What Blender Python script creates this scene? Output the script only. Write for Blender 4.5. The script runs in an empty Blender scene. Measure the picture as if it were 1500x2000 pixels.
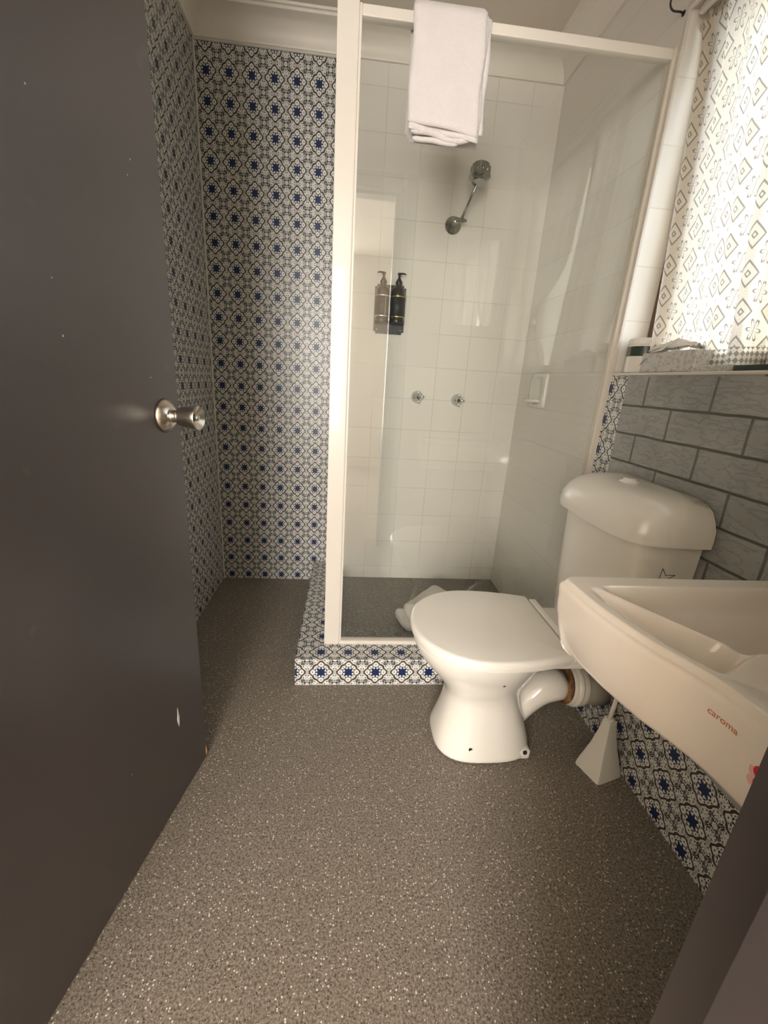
import bpy, bmesh, math, random
from mathutils import Vector, Matrix
random.seed(7)
C = bpy.context.scene.collection
pi = math.pi

# ------------------------------------------------------------------ camera
cam = bpy.data.objects.new('camera', bpy.data.cameras.new('camera'))
C.objects.link(cam)
EYE = 1.085
cam.data.sensor_fit = 'HORIZONTAL'
cam.data.sensor_width = 36.0
cam.data.lens = 819.5 / 1500 * 36.0
cam.data.clip_start = 0.01
yaw, pitch, roll = 0.0972819, 0.3038001, 0.0635514
cy, sy, cp, sp = math.cos(yaw), math.sin(yaw), math.cos(pitch), math.sin(pitch)
fw = Vector((sy * cp, cy * cp, -sp)); rt = Vector((cy, -sy, 0)); up = rt.cross(fw)
r2 = math.cos(roll) * rt + math.sin(roll) * up
u2 = -math.sin(roll) * rt + math.cos(roll) * up
M = Matrix((( r2.x, u2.x, -fw.x, 0), (r2.y, u2.y, -fw.y, 0), (r2.z, u2.z, -fw.z, EYE), (0, 0, 0, 1)))
cam.matrix_world = M
bpy.context.scene.camera = cam

# ------------------------------------------------------------------ light
vs = bpy.context.scene.view_settings
vs.view_transform = 'Standard'; vs.look = 'None'; vs.gamma = 1.0; vs.use_curve_mapping = False
vs.exposure = 0.86
w = bpy.data.worlds.new('sky'); bpy.context.scene.world = w; w.use_nodes = True
bgn = w.node_tree.nodes['Background']
bgn.inputs[0].default_value = (0.80, 0.89, 1.0, 1); bgn.inputs[1].default_value = 3.3

def lamp(name, kind, loc, rot, energy, color, **kw):
    l = bpy.data.lights.new(name, kind); l.energy = energy; l.color = color
    for k, v in kw.items(): setattr(l, k, v)
    o = bpy.data.objects.new(name, l); C.objects.link(o); o.location = loc; o.rotation_euler = rot
    return o
# afternoon sun over the roof, it only reaches the rendered wall outside the window
lamp('sun', 'SUN', (0, 0, 6), (0, math.radians(-42), math.radians(14)), 8.0, (1.0, 0.88, 0.72), angle=0.01)
# daylight from the big window of the adjoining room behind the camera
lamp('adjoining_room_daylight', 'AREA', (-.75, -2.52, 1.35), (math.radians(90), 0, 0), 88, (1.0, 0.955, 0.91), shape='RECTANGLE', size=1.3, size_y=1.8)
pw = lamp('window_portal', 'AREA', (1.045, 0.86, 1.6), (0, math.radians(90), 0), 1, (1, 1, 1), shape='RECTANGLE', size=0.95, size_y=1.1)
pw.data.cycles.is_portal = True

# ------------------------------------------------------------------ node helper
class S:
    nt = None
    def __init__(s, sock): s.s = sock
    def _b(a, op, b=None, c=None):
        n = S.nt.nodes.new('ShaderNodeMath'); n.operation = op
        for i, v in enumerate((a, b, c)):
            if v is None: continue
            if isinstance(v, S): S.nt.links.new(v.s, n.inputs[i])
            else: n.inputs[i].default_value = v
        return S(n.outputs[0])
    def __add__(a, b): return S._b(a, 'ADD', b)
    __radd__ = __add__
    def __sub__(a, b): return S._b(a, 'SUBTRACT', b)
    def __rsub__(a, b): return S._b(b, 'SUBTRACT', a)
    def __mul__(a, b): return S._b(a, 'MULTIPLY', b)
    __rmul__ = __mul__
    def __truediv__(a, b): return S._b(a, 'DIVIDE', b)
    def lt(a, b): return S._b(a, 'LESS_THAN', b)
    def gt(a, b): return S._b(a, 'GREATER_THAN', b)
    def abs(a): return S._b(a, 'ABSOLUTE')
    def sin(a): return S._b(a, 'SINE')
    def cos(a): return S._b(a, 'COSINE')
    def floor(a): return S._b(a, 'FLOOR')
    def fract(a): return S._b(a, 'FRACT')
    def sqrt(a): return S._b(a, 'SQRT')
    def mod2(a): return S._b(S._b(a, 'FLOOR'), 'FLOORED_MODULO', 2.0)
    def max(a, b): return S._b(a, 'MAXIMUM', b)
    def min(a, b): return S._b(a, 'MINIMUM', b)
    def atan2(a, b): return S._b(a, 'ARCTAN2', b)
    def band(a, c, h): return (a - c).abs().lt(h)
    def step(a, lo, hi):
        n = S.nt.nodes.new('ShaderNodeMapRange'); n.interpolation_type = 'SMOOTHSTEP'
        S.nt.links.new(a.s, n.inputs[0]); n.inputs[1].default_value = lo; n.inputs[2].default_value = hi
        return S(n.outputs[0])

def newmat(name):
    m = bpy.data.materials.new(name); m.use_nodes = True
    S.nt = m.node_tree
    return m, m.node_tree, m.node_tree.nodes['Principled BSDF']
def coords(nt, kind='Object'):
    tc = nt.nodes.new('ShaderNodeTexCoord'); sx = nt.nodes.new('ShaderNodeSeparateXYZ')
    nt.links.new(tc.outputs[kind], sx.inputs[0])
    return S(sx.outputs[0]), S(sx.outputs[1]), S(sx.outputs[2]), tc.outputs[kind]
def mixc(nt, f, a, b):
    n = nt.nodes.new('ShaderNodeMix'); n.data_type = 'RGBA'
    if isinstance(f, S): nt.links.new(f.s, n.inputs[0])
    else: n.inputs[0].default_value = f
    for i, v in ((6, a), (7, b)):
        if isinstance(v, tuple): n.inputs[i].default_value = (*v, 1)
        else: nt.links.new(v, n.inputs[i])
    return n.outputs[2]
def noise(nt, vec, scale, detail=3, rough=.5, out=0):
    n = nt.nodes.new('ShaderNodeTexNoise'); n.inputs['Scale'].default_value = scale
    n.inputs['Detail'].default_value = detail; n.inputs['Roughness'].default_value = rough
    if vec is not None: nt.links.new(vec, n.inputs['Vector'])
    return S(n.outputs[0])
def bump(nt, bs, h, strength=.3, dist=.002):
    b = nt.nodes.new('ShaderNodeBump'); b.inputs['Strength'].default_value = strength; b.inputs['Distance'].default_value = dist
    nt.links.new(h.s, b.inputs['Height']); nt.links.new(b.outputs[0], bs.inputs['Normal'])
def setp(bs, rough=.5, metal=0., spec=.5, coat=0.):
    bs.inputs['Roughness'].default_value = rough; bs.inputs['Metallic'].default_value = metal
    bs.inputs['Specular IOR Level'].default_value = spec; bs.inputs['Coat Weight'].default_value = coat
    bs.inputs['Coat Roughness'].default_value = .05

def plain(name, col, rough=.5, metal=0., spec=.5, coat=0., var=.06, scale=12, bmp=0.):
    m, nt, bs = newmat(name); setp(bs, rough, metal, spec, coat)
    x, y, z, v = coords(nt)
    n = noise(nt, v, scale, 4)
    d = tuple(c * (1 - var) for c in col); l = tuple(min(1, c * (1 + var)) for c in col)
    nt.links.new(mixc(nt, n, d, l), bs.inputs['Base Color'])
    if bmp: bump(nt, bs, noise(nt, v, scale * 8, 3), bmp, .001)
    return m

def motif_tile(name, axes, pu, pv, u0, v0, rough=.34, spec=.45):
    """patterned ceramic tile, one quatrefoil per tile"""
    m, nt, bs = newmat(name); setp(bs, rough, 0, spec)
    X, Y, Z, v = coords(nt); ax = {'x': X, 'y': Y, 'z': Z}
    u = (ax[axes[0]] - u0) / pu + .5; w_ = (ax[axes[1]] - v0) / pv + .5
    x = (u.fract() - .5).abs(); y = (w_.fract() - .5).abs()
    r = (x * x + y * y).sqrt(); t = y.atan2(x)
    R = .362 + .036 * (t * 4).cos() + .02 * (t * 8).cos()
    d = r - R
    inside = d.lt(0)
    # scrollwork outside the ring
    corner = ((x - .5) * (x - .5) + (y - .5) * (y - .5)).sqrt()
    A = (x * 40 + 2.6 * (y * 27).sin()).sin() * (y * 40 + 2.6 * (x * 27).sin()).sin()
    scroll = A.gt(.0) * corner.gt(.075)
    cring = corner.band(.15 + .02 * (t * 3).cos(), .012).max(corner.lt(.035))
    halo = d.band(.055, .010)
    scroll = scroll * (1 - halo)
    # inside the ring
    c8 = (t * 8).cos(); c4 = (t * 4).cos()
    petals = r.band(.225, .022) * c8.lt(-.15)
    dots = r.band(.285 + .02 * c4, .016) * (t * 16).cos().gt(.2)
    tips = r.band(.185, .030) * (t * 8).cos().gt(.30)
    inner = petals.max(dots)
    dark = inside * inner + (1 - inside) * scroll
    ring = d.abs().lt(.029)
    ring2 = d.band(-.005, .004)
    star = r.lt(.163 + .022 * c4 * -1 + .030 * c8)
    grout = x.gt(.489).max(y.gt(.489))
    nz = noise(nt, v, 60, 2)
    white = mixc(nt, nz, (.68, .68, .65), (.80, .79, .75))
    col = mixc(nt, dark, white, (.035, .033, .032))
    col = mixc(nt, ring, col, (.045, .032, .024))
    col = mixc(nt, ring2 * .25, col, (.25, .22, .2))
    col = mixc(nt, tips, col, (.02, .025, .04))
    col = mixc(nt, star, col, (.010, .024, .085))
    col = mixc(nt, grout, col, (.50, .49, .46))
    nt.links.new(col, bs.inputs['Base Color'])
    bump(nt, bs, 1 - grout, .35, .0012)
    return m

def white_tile(name, ua, u0, pu, z0, pz, col=(.77, .73, .67), vert=True):
    m, nt, bs = newmat(name); setp(bs, .30, 0, .35)
    X, Y, Z, v = coords(nt); ax = {'x': X, 'y': Y, 'z': Z}
    u = (ax[ua] - u0) / pu; w_ = (Z - z0) / pz
    y = (w_.fract() - .5).abs(); g = y.gt(.488)
    if vert:
        x = (u.fract() - .5).abs(); g = g.max(x.gt(.488)); tid = u.floor() * 7.3 + w_.floor() * 3.1
    else: tid = w_.floor() * 3.1
    rnd = ((tid * 12.9).sin() * 43.7).fract()
    n = noise(nt, v, 5, 3)
    base = mixc(nt, rnd * .5 + n * .5, tuple(c * .96 for c in col), tuple(min(1, c * 1.03) for c in col))
    gn = noise(nt, v, 3.5, 2)
    base = mixc(nt, g * gn.step(.25, .6) * .85, base, tuple(c * (.78 if vert else .84) for c in col))
    nt.links.new(base, bs.inputs['Base Color'])
    wob = noise(nt, v, 9, 1)
    bump(nt, bs, (1 - g) + wob * .35, .35, .0012)
    return m

def make_floor(name, tint=(1, 1, 1)):
    m, nt, bs = newmat(name); setp(bs, .5, 0, .35)
    X, Y, Z, v = coords(nt)
    n1 = noise(nt, v, 210, 3, .7); n2 = noise(nt, v, 3, 3)
    base = mixc(nt, n1.step(.3, .7), (.085, .068, .052), (.36, .31, .255))
    base = mixc(nt, n2 * .35, base, (.17, .145, .115))
    def fleck(scale, rad, p):
        vo = nt.nodes.new('ShaderNodeTexVoronoi'); vo.inputs['Scale'].default_value = scale
        nt.links.new(v, vo.inputs['Vector'])
        sx = nt.nodes.new('ShaderNodeSeparateColor'); nt.links.new(vo.outputs['Color'], sx.inputs[0])
        return S(vo.outputs['Distance']).lt(rad) * S(sx.outputs[0]).gt(p), S(sx.outputs[1])
    f, rr = fleck(330, .34, .72)
    base = mixc(nt, f * .7, base, (.50, .44, .37))
    f, rr = fleck(190, .32, .86)
    base = mixc(nt, f, base, (.74, .68, .60))
    f, rr = fleck(230, .36, .82)
    base = mixc(nt, f * .8, base, (.035, .028, .022))
    n3 = noise(nt, v, 1.7, 3)
    base = mixc(nt, n3.step(.55, .8) * .12, base, (.32, .27, .21))
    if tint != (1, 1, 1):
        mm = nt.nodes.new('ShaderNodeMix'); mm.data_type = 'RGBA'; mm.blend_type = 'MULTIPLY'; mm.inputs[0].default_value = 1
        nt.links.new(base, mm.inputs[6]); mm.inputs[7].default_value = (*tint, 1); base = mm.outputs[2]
    nt.links.new(base, bs.inputs['Base Color'])
    bump(nt, bs, n1, .25, .001)
    return m

def make_brick():
    m, nt, bs = newmat('grey_split_face_brick'); setp(bs, .42, 0, .5)
    X, Y, Z, v = coords(nt)
    row = (Z - 1.057) / .0828
    odd = row.mod2()
    u = (Y - .842 + .1225 * (1 - odd)) / .2385
    wn = noise(nt, v, 14, 3)
    x = ((u + (wn - .5) * .02).fract() - .5).abs(); y = ((row + (wn - .5) * .05).fract() - .5).abs()
    toprow = Z.gt(1.062)
    y = y * (1 - toprow) + .3 * toprow
    gx = x.step(.480, .492); gy = y.step(.455, .475)
    n = noise(nt, v, 4, 4)
    sc = nt.nodes.new('ShaderNodeMapping'); sc.inputs['Scale'].default_value = (1, 1.0, 3.2); sc.inputs['Rotation'].default_value = (.25, 0, 0)
    nt.links.new(v, sc.inputs[0])
    rip = noise(nt, sc.outputs[0], 16, 5, .6); fine = noise(nt, v, 90, 3)
    crack = (rip - .5).abs().step(.0, .035)
    base = mixc(nt, n.step(.3, .7), (.27, .275, .262), (.39, .39, .375))
    base = mixc(nt, (1 - crack) * .20, base, (.12, .12, .11))
    g = gx * .8
    base = mixc(nt, g, base, (.085, .085, .07))
    base = mixc(nt, gy, base, (.085, .085, .07))
    nt.links.new(base, bs.inputs['Base Color'])
    h = (1 - gx.max(gy)) * 1.0 + rip * .35 + crack * .22 + fine * .05
    bump(nt, bs, h, .6, .006)
    return m

def make_door():
    m, nt, bs = newmat('dark_umber_door_paint'); setp(bs, .40, 0, .9, .6); bs.inputs['Coat Roughness'].default_value = .34
    X, Y, Z, v = coords(nt)
    n = noise(nt, v, 6, 3); f = noise(nt, v, 120, 3)
    base = mixc(nt, n, (.034, .027, .029), (.045, .037, .039))
    def chips(scale, rad, p, sc):
        mp = nt.nodes.new('ShaderNodeMapping'); mp.inputs['Scale'].default_value = sc
        nt.links.new(v, mp.inputs[0])
        vo = nt.nodes.new('ShaderNodeTexVoronoi'); vo.inputs['Scale'].default_value = scale
        nt.links.new(mp.outputs[0], vo.inputs['Vector'])
        sx = nt.nodes.new('ShaderNodeSeparateColor'); nt.links.new(vo.outputs['Color'], sx.inputs[0])
        return S(vo.outputs['Distance']).lt(S(sx.outputs[1]) * rad) * S(sx.outputs[0]).gt(p)
    base = mixc(nt, chips(26, .075, .72, (1, 1, 1)), base, (.55, .52, .5))
    base = mixc(nt, chips(16, .055, .84, (1, 1, .28)) * .8, base, (.5, .45, .38))
    dn = noise(nt, v, 22, 4)
    base = mixc(nt, dn.step(.66, .8) * .18, base, (.2, .18, .17))
    nt.links.new(base, bs.inputs['Base Color'])
    bump(nt, bs, f, .08, .001)
    return m

def make_lace():
    """lace curtain: UV in metres (u along the cloth, v up)"""
    m, nt, bs = newmat('white_lace'); out = nt.nodes['Material Output']
    uvn = nt.nodes.new('ShaderNodeUVMap'); sx = nt.nodes.new('ShaderNodeSeparateXYZ'); nt.links.new(uvn.outputs[0], sx.inputs[0])
    U = S(sx.outputs[0]); Vv = S(sx.outputs[1])
    p = .068
    def cell(du, dv):
        a = (U / p + du); b = (Vv / (p * 1.18) + dv)
        return (a.fract() - .5), (b.fract() - .5)
    x, y = cell(0, 0)
    d = x.abs() * 1.12 + y.abs() * .98
    dia = d.band(.335, .036).max(d.band(.085, .028)).max((d.lt(.30) * d.gt(.12)) * -1 * 0)
    solid = d.lt(.31) * d.gt(.11)
    x2, y2 = cell(.5, .5)
    r = (x2 * x2 * 1.3 + y2 * y2).sqrt(); t = y2.atan2(x2)
    leaf = (r - .30 * (t * 3 + .4).cos().abs() * 1.0).abs().lt(.034) * r.gt(.04)
    stem = (x2 - y2 * .35).abs().lt(.016) * r.lt(.3)
    lines = dia.max(leaf).max(stem)
    hem = Vv.lt(.045)
    hx = ((U / .012).fract() - .5).abs() + ((Vv / .015).fract() - .5).abs()
    lines = lines * (1 - hem) + hem * hx.gt(.52)
    mesh = ((U * 1500).sin() * (Vv * 1500).sin()).gt(-.1)
    nz = S(nt.nodes.new('ShaderNodeTexWhiteNoise').outputs[0])
    uvv = uvn.outputs[0]
    mot = noise(nt, uvv, 520, 2, .6)
    cloth = mixc(nt, mot.step(.35, .65), (.66, .58, .48), (.86, .77, .64))
    col = mixc(nt, lines, cloth, (.31, .28, .24))
    dif = nt.nodes.new('ShaderNodeBsdfDiffuse'); trl = nt.nodes.new('ShaderNodeBsdfTranslucent'); tra = nt.nodes.new('ShaderNodeBsdfTransparent')
    nt.links.new(col, dif.inputs[0]); nt.links.new(col, trl.inputs[0])
    m1 = nt.nodes.new('ShaderNodeMixShader'); m1.inputs[0].default_value = .5
    nt.links.new(dif.outputs[0], m1.inputs[1]); nt.links.new(trl.outputs[0], m1.inputs[2])
    m2 = nt.nodes.new('ShaderNodeMixShader')
    op = (.91 + solid * .06 + lines * .12 + mesh * .02).min(.992)
    nt.links.new(op.s, m2.inputs[0]); nt.links.new(tra.outputs[0], m2.inputs[1]); nt.links.new(m1.outputs[0], m2.inputs[2])
    nt.links.new(m2.outputs[0], out.inputs[0])
    return m

def make_glass(name, tint=(.90, .93, .90), haze=.0):
    m, nt, bs = newmat(name); out = nt.nodes['Material Output']
    tr = nt.nodes.new('ShaderNodeBsdfTransparent'); tr.inputs[0].default_value = (*tint, 1)
    gl = nt.nodes.new('ShaderNodeBsdfGlossy'); gl.inputs['Roughness'].default_value = .0; gl.inputs[0].default_value = (1, 1, 1, 1)
    fr = nt.nodes.new('ShaderNodeFresnel'); geo = nt.nodes.new('ShaderNodeNewGeometry'); bfc = S(geo.outputs['Backfacing'])
    ior = 1.58 - bfc * (1.58 - 1 / 1.58); nt.links.new(ior.s, fr.inputs[0])
    mx = nt.nodes.new('ShaderNodeMixShader')
    f = S(fr.outputs[0]) * 1.0
    nt.links.new(f.s, mx.inputs[0]); nt.links.new(tr.outputs[0], mx.inputs[1]); nt.links.new(gl.outputs[0], mx.inputs[2])
    if haze:
        df = nt.nodes.new('ShaderNodeBsdfDiffuse'); df.inputs[0].default_value = (.75, .72, .66, 1)
        m3 = nt.nodes.new('ShaderNodeMixShader')
        X, Y, Z, v = coords(nt)
        mp = nt.nodes.new('ShaderNodeMapping'); mp.inputs['Scale'].default_value = (6, 1, 1.2); nt.links.new(v, mp.inputs[0])
        h = noise(nt, mp.outputs[0], 3, 4).step(.3, .8) * haze + haze * .4
        nt.links.new(h.s, m3.inputs[0]); nt.links.new(mx.outputs[0], m3.inputs[1]); nt.links.new(df.outputs[0], m3.inputs[2])
        nt.links.new(m3.outputs[0], out.inputs[0])
    else: nt.links.new(mx.outputs[0], out.inputs[0])
    return m

def make_terry(name, col):
    m, nt, bs = newmat(name); setp(bs, .95, 0, .1)
    bs.inputs['Sheen Weight'].default_value = .3
    X, Y, Z, v = coords(nt)
    n = noise(nt, v, 420, 2, .6); n2 = noise(nt, v, 25, 4)
    nt.links.new(mixc(nt, n * .5 + n2 * .5, tuple(c * .86 for c in col), col), bs.inputs['Base Color'])
    bump(nt, bs, n * 1.0 + n2 * .8, .55, .003)
    return m

def make_marble():
    m, nt, bs = newmat('grey_marbled_card'); setp(bs, .4)
    X, Y, Z, v = coords(nt)
    n = noise(nt, v, 45, 5, .6)
    vein = (n - .5).abs().step(0, .03)
    base = mixc(nt, vein, (.33, .32, .32), (.62, .61, .60))
    nt.links.new(base, bs.inputs['Base Color'])
    return m

def make_ceramic(name, col, rough=.12):
    m, nt, bs = newmat(name); setp(bs, rough, 0, .5, .3)
    X, Y, Z, v = coords(nt)
    n = noise(nt, v, 7, 4)
    base = mixc(nt, n, tuple(c * .95 for c in col), tuple(min(1, c * 1.03) for c in col))
    s = noise(nt, v, 38, 5, .65)
    base = mixc(nt, s.step(.70, .82) * .16, base, (.3, .27, .22))
    nt.links.new(base, bs.inputs['Base Color'])
    return m

def make_rust():
    m, nt, bs = newmat('rust_stained_seal'); setp(bs, .5)
    X, Y, Z, v = coords(nt)
    n = noise(nt, v, 30, 4)
    base = mixc(nt, n.step(.42, .72), (.075, .028, .008), (.38, .20, .07))
    nt.links.new(base, bs.inputs['Base Color']); return m

P = {}
P['motif_back'] = motif_tile('patterned_tile_back', 'xz', .0884, .0990, -.6033, .026)
P['motif_left'] = motif_tile('patterned_tile_left', 'yz', .0928, .0990, 2.046, .026, .26, .9)
P['motif_right'] = motif_tile('patterned_tile_right', 'yz', .0945, .1000, .767, .124)
P['motif_strip'] = motif_tile('patterned_tile_strip', 'yz', .0980, .0990, 1.372, 1.104)
P['motif_kerb_front'] = motif_tile('patterned_tile_kerb_front', 'xz', .0997, .1100, -.067, .056)
P['motif_kerb_top'] = motif_tile('patterned_tile_kerb_top', 'xy', .0997, .0997, -.070, 1.338)
P['tile_back'] = white_tile('cream_square_tile', 'x', .116, .1525, .092, .1522)
P['tile_right'] = white_tile('cream_long_tile', 'y', 1.378, .60, .092, .1522, vert=False)
P['paint'] = plain('cream_wall_paint', (.62, .56, .47), .5, var=.04, scale=3)
P['ceiling'] = plain('off_white_ceiling', (.66, .60, .51), .6, var=.03, scale=3)
P['cornice'] = plain('cream_cornice', (.78, .73, .65), .45, var=.03, scale=5)
P['floor'] = make_floor('speckled_vinyl')
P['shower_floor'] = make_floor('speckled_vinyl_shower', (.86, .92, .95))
P['brick'] = make_brick()
P['door'] = make_door()
P['lace'] = make_lace()
P['glass'] = make_glass('shower_glass', (.965, .975, .962), .008)
P['clear'] = make_glass('window_glass', (.96, .97, .97))
P['powder'] = plain('cream_powder_coat', (.66, .61, .54), .3, coat=.2, var=.02, scale=8)
P['powder_grey'] = plain('aged_channel', (.62, .60, .53), .35, var=.08, scale=30)
P['ceramic'] = make_ceramic('warm_white_ceramic', (.84, .80, .73))
P['ceramic2'] = make_ceramic('cream_basin_ceramic', (.85, .77, .68), .08)
P['plastic'] = plain('cream_plastic', (.76, .73, .66), .25, coat=.3, var=.03, scale=9)
P['seat'] = plain('white_seat_plastic', (.86, .82, .75), .2, coat=.3, var=.03, scale=6)
P['chrome'] = plain('chrome', (.62, .63, .62), .12, 1.0, var=.05)
P['dull_chrome'] = plain('limescaled_chrome', (.34, .35, .32), .2, 1.0, var=.25, scale=60)
P['steel'] = plain('brushed_steel', (.66, .61, .54), .26, 1.0, var=.06, scale=60)
P['black'] = plain('black_plastic', (.012, .011, .014), .3, var=.2)
P['black2'] = plain('dark_bottle_plastic', (.028, .020, .018), .18, coat=.4, var=.2)
P['label'] = plain('charcoal_label', (.02, .021, .024), .5, var=.3, scale=90)
P['silver'] = plain('silver_foil', (.72, .73, .74), .3, .7)
P['gold'] = plain('gold_foil', (.62, .54, .14), .3, .7)
P['terry'] = make_terry('white_terry', (.70, .65, .635))
P['terry2'] = make_terry('grey_white_terry', (.78, .73, .67))
P['marble'] = make_marble()
P['tissue'] = plain('white_tissue', (.86, .82, .77), .9, var=.03, scale=20)
P['green'] = plain('dark_green_print', (.03, .05, .04), .3, var=.5, scale=40)
P['bronze'] = plain('bronze_aluminium', (.16, .10, .065), .35, .6, var=.15)
P['mirror'] = plain('mirror_silver', (.9, .9, .9), .02, 1.0, var=.0)
P['rust'] = make_rust()
P['pipe'] = plain('grey_pvc_pipe', (.33, .31, .26), .5, var=.12)
P['orange'] = plain('orange_print', (.55, .12, .02), .5)
P['red'] = plain('red_print', (.62, .03, .035), .4)
P['pink'] = plain('pink_print', (.80, .45, .42), .4)
P['ink'] = plain('dark_green_ink', (.02, .05, .03), .5)
P['wood'] = plain('bare_wood_chip', (.42, .25, .10), .7)
P['dark'] = plain('dark_hole_and_shade', (.02, .018, .015), .8)  # near-black of the holes and of the painted shade around the door rose
P['render'] = plain('sunlit_render', (.86, .80, .66), .9, var=.04, scale=2)
P['lawn'] = plain('outside_ground', (.35, .36, .28), .9)
P['hall'] = plain('hall_paint', (.84, .78, .68), .8, var=.02)
P['carpet'] = plain('hall_carpet', (.35, .29, .23), .95, var=.1, scale=60)

# ------------------------------------------------------------------ mesh helpers
def obj(name, bm, mat, parent=None, smooth=False):
    me = bpy.data.meshes.new(name); bmesh.ops.recalc_face_normals(bm, faces=bm.faces[:])
    bm.to_mesh(me); bm.free()
    o = bpy.data.objects.new(name, me); C.objects.link(o)
    for m in (mat if isinstance(mat, (list, tuple)) else [mat]): me.materials.append(P[m] if isinstance(m, str) else m)
    if smooth:
        for p in me.polygons: p.use_smooth = True
    if parent is not None: o.parent = parent
    return o
def thing(name, label, cat, group=None, loc=None):
    o = bpy.data.objects.new(name, None); C.objects.link(o); o.empty_display_size = .05
    o['label'] = label; o['category'] = cat
    if group: o['group'] = group
    if loc:
        o.location = loc
    return o
def attach(t):
    """parts are modelled in world coordinates; keep them there under an Empty that stands at the thing's base"""
    for ch in t.children: ch.matrix_parent_inverse = Matrix.Translation(-Vector(t.location))
def tag(o, label, cat, group=None):
    o['label'] = label; o['category'] = cat
    if group: o['group'] = group
    return o
def struct(o): o['kind'] = 'structure'; return o
def add_box(bm, x0, x1, y0, y1, z0, z1, mi=0, bev=0., seg=2):
    r = bmesh.ops.create_cube(bm, size=1, matrix=Matrix.Translation(((x0 + x1) / 2, (y0 + y1) / 2, (z0 + z1) / 2)) @ Matrix.Diagonal((x1 - x0, y1 - y0, z1 - z0, 1)))
    vsx = r['verts']; fs = set(f for v in vsx for f in v.link_faces)
    for f in fs: f.material_index = mi
    if bev:
        es = set(e for v in vsx for e in v.link_edges)
        bmesh.ops.bevel(bm, geom=list(es), offset=bev, segments=seg, affect='EDGES', profile=.7)
def box(x0, x1, y0, y1, z0, z1, bev=0., seg=2):
    bm = bmesh.new(); add_box(bm, x0, x1, y0, y1, z0, z1, 0, bev, seg); return bm
def frame_of(d):
    d = Vector(d).normalized(); a = Vector((0, 0, 1)) if abs(d.z) < .95 else Vector((1, 0, 0))
    u = d.cross(a).normalized(); return u, d.cross(u).normalized(), d
def add_lathe(bm, o, d, prof, n=40, sx=1., caps=True, mi=0):
    """prof: list of (distance along d, radius)"""
    u, v, d = frame_of(d); o = Vector(o); rings = []
    for (h, r) in prof:
        rings.append([bm.verts.new(o + d * h + (u * math.cos(2 * pi * k / n) * sx + v * math.sin(2 * pi * k / n)) * max(r, 1e-5)) for k in range(n)])
    for a, b in zip(rings, rings[1:]):
        for k in range(n):
            f = bm.faces.new((a[k], a[(k + 1) % n], b[(k + 1) % n], b[k])); f.material_index = mi
    if caps:
        bm.faces.new(rings[0][::-1]).material_index = mi; bm.faces.new(rings[-1]).material_index = mi
def lathe(o, d, prof, n=40): bm = bmesh.new(); add_lathe(bm, o, d, prof, n); return bm
def add_tube(bm, pts, rad, n=16, mi=0):
    pts = [Vector(p) for p in pts]; rads = rad if isinstance(rad, (list, tuple)) else [rad] * len(pts)
    rings = []; pu = None
    for i, p in enumerate(pts):
        d = (pts[min(i + 1, len(pts) - 1)] - pts[max(i - 1, 0)]).normalized()
        if pu is None: u, v, _ = frame_of(d)
        else:
            u = (pu - d * pu.dot(d)).normalized(); v = d.cross(u)
        pu = u
        rings.append([bm.verts.new(p + (u * math.cos(2 * pi * k / n) + v * math.sin(2 * pi * k / n)) * rads[i]) for k in range(n)])
    for a, b in zip(rings, rings[1:]):
        for k in range(n): bm.faces.new((a[k], a[(k + 1) % n], b[(k + 1) % n], b[k])).material_index = mi
    bm.faces.new(rings[0][::-1]); bm.faces.new(rings[-1])
def tube(pts, rad, n=16): bm = bmesh.new(); add_tube(bm, pts, rad, n); return bm
def loft(rings, caps=(True, True)):
    bm = bmesh.new(); R = [[bm.verts.new(p) for p in r] for r in rings]; n = len(R[0])
    for a, b in zip(R, R[1:]):
        for k in range(n): bm.faces.new((a[k], a[(k + 1) % n], b[(k + 1) % n], b[k]))
    if caps[0]: bm.faces.new(R[0][::-1])
    if caps[1]: bm.faces.new(R[-1])
    return bm
def sup(cx, cy_, a, b, z, e=2.4, n=56, eb=None):
    """superellipse ring; eb = exponent for the back (+x) half"""
    out = []
    for k in range(n):
        t = 2 * pi * k / n; c, s = math.cos(t), math.sin(t); ee = (eb if (eb and c > 0) else e)
        out.append(Vector((cx + a * math.copysign(abs(c) ** (2 / ee), c), cy_ + b * math.copysign(abs(s) ** (2 / ee), s), z)))
    return out
def smoothmod(o, lv=2):
    md = o.modifiers.new('subdivision', 'SUBSURF'); md.levels = lv; md.render_levels = lv
    for p in o.data.polygons: p.use_smooth = True
def autosm(o, ang=35):
    for p in o.data.polygons: p.use_smooth = True
    es = o.modifiers.new('edge_split', 'EDGE_SPLIT'); es.split_angle = math.radians(ang)
def chaikin(p, it=2):
    for _ in range(it):
        q = []
        for a, b in zip(p, p[1:] + p[:1]):
            q.append((a[0] * .75 + b[0] * .25, a[1] * .75 + b[1] * .25)); q.append((a[0] * .25 + b[0] * .75, a[1] * .25 + b[1] * .75))
        p = q
    return p

# ------------------------------------------------------------------ room shell
XL, XR, YF, YB, ZC = -.648, .853, .17, 2.147, 2.385
YG, YR, ZS, ZH = 1.388, 1.378, 1.152, 2.06       # glass plane, window reveal end, sill, window head
YN = .34                                          # near end of the window
XW = 1.06                                         # outer face of the right wall
bm = bmesh.new(); add_box(bm, XL, XR, YF, YB, -.05, 0)
struct(obj('floor', bm, 'floor'))
bm = bmesh.new(); add_box(bm, XL, XW + .0, YF, YB + .1, ZC, ZC + .1)
struct(obj('ceiling', bm, 'ceiling'))
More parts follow.
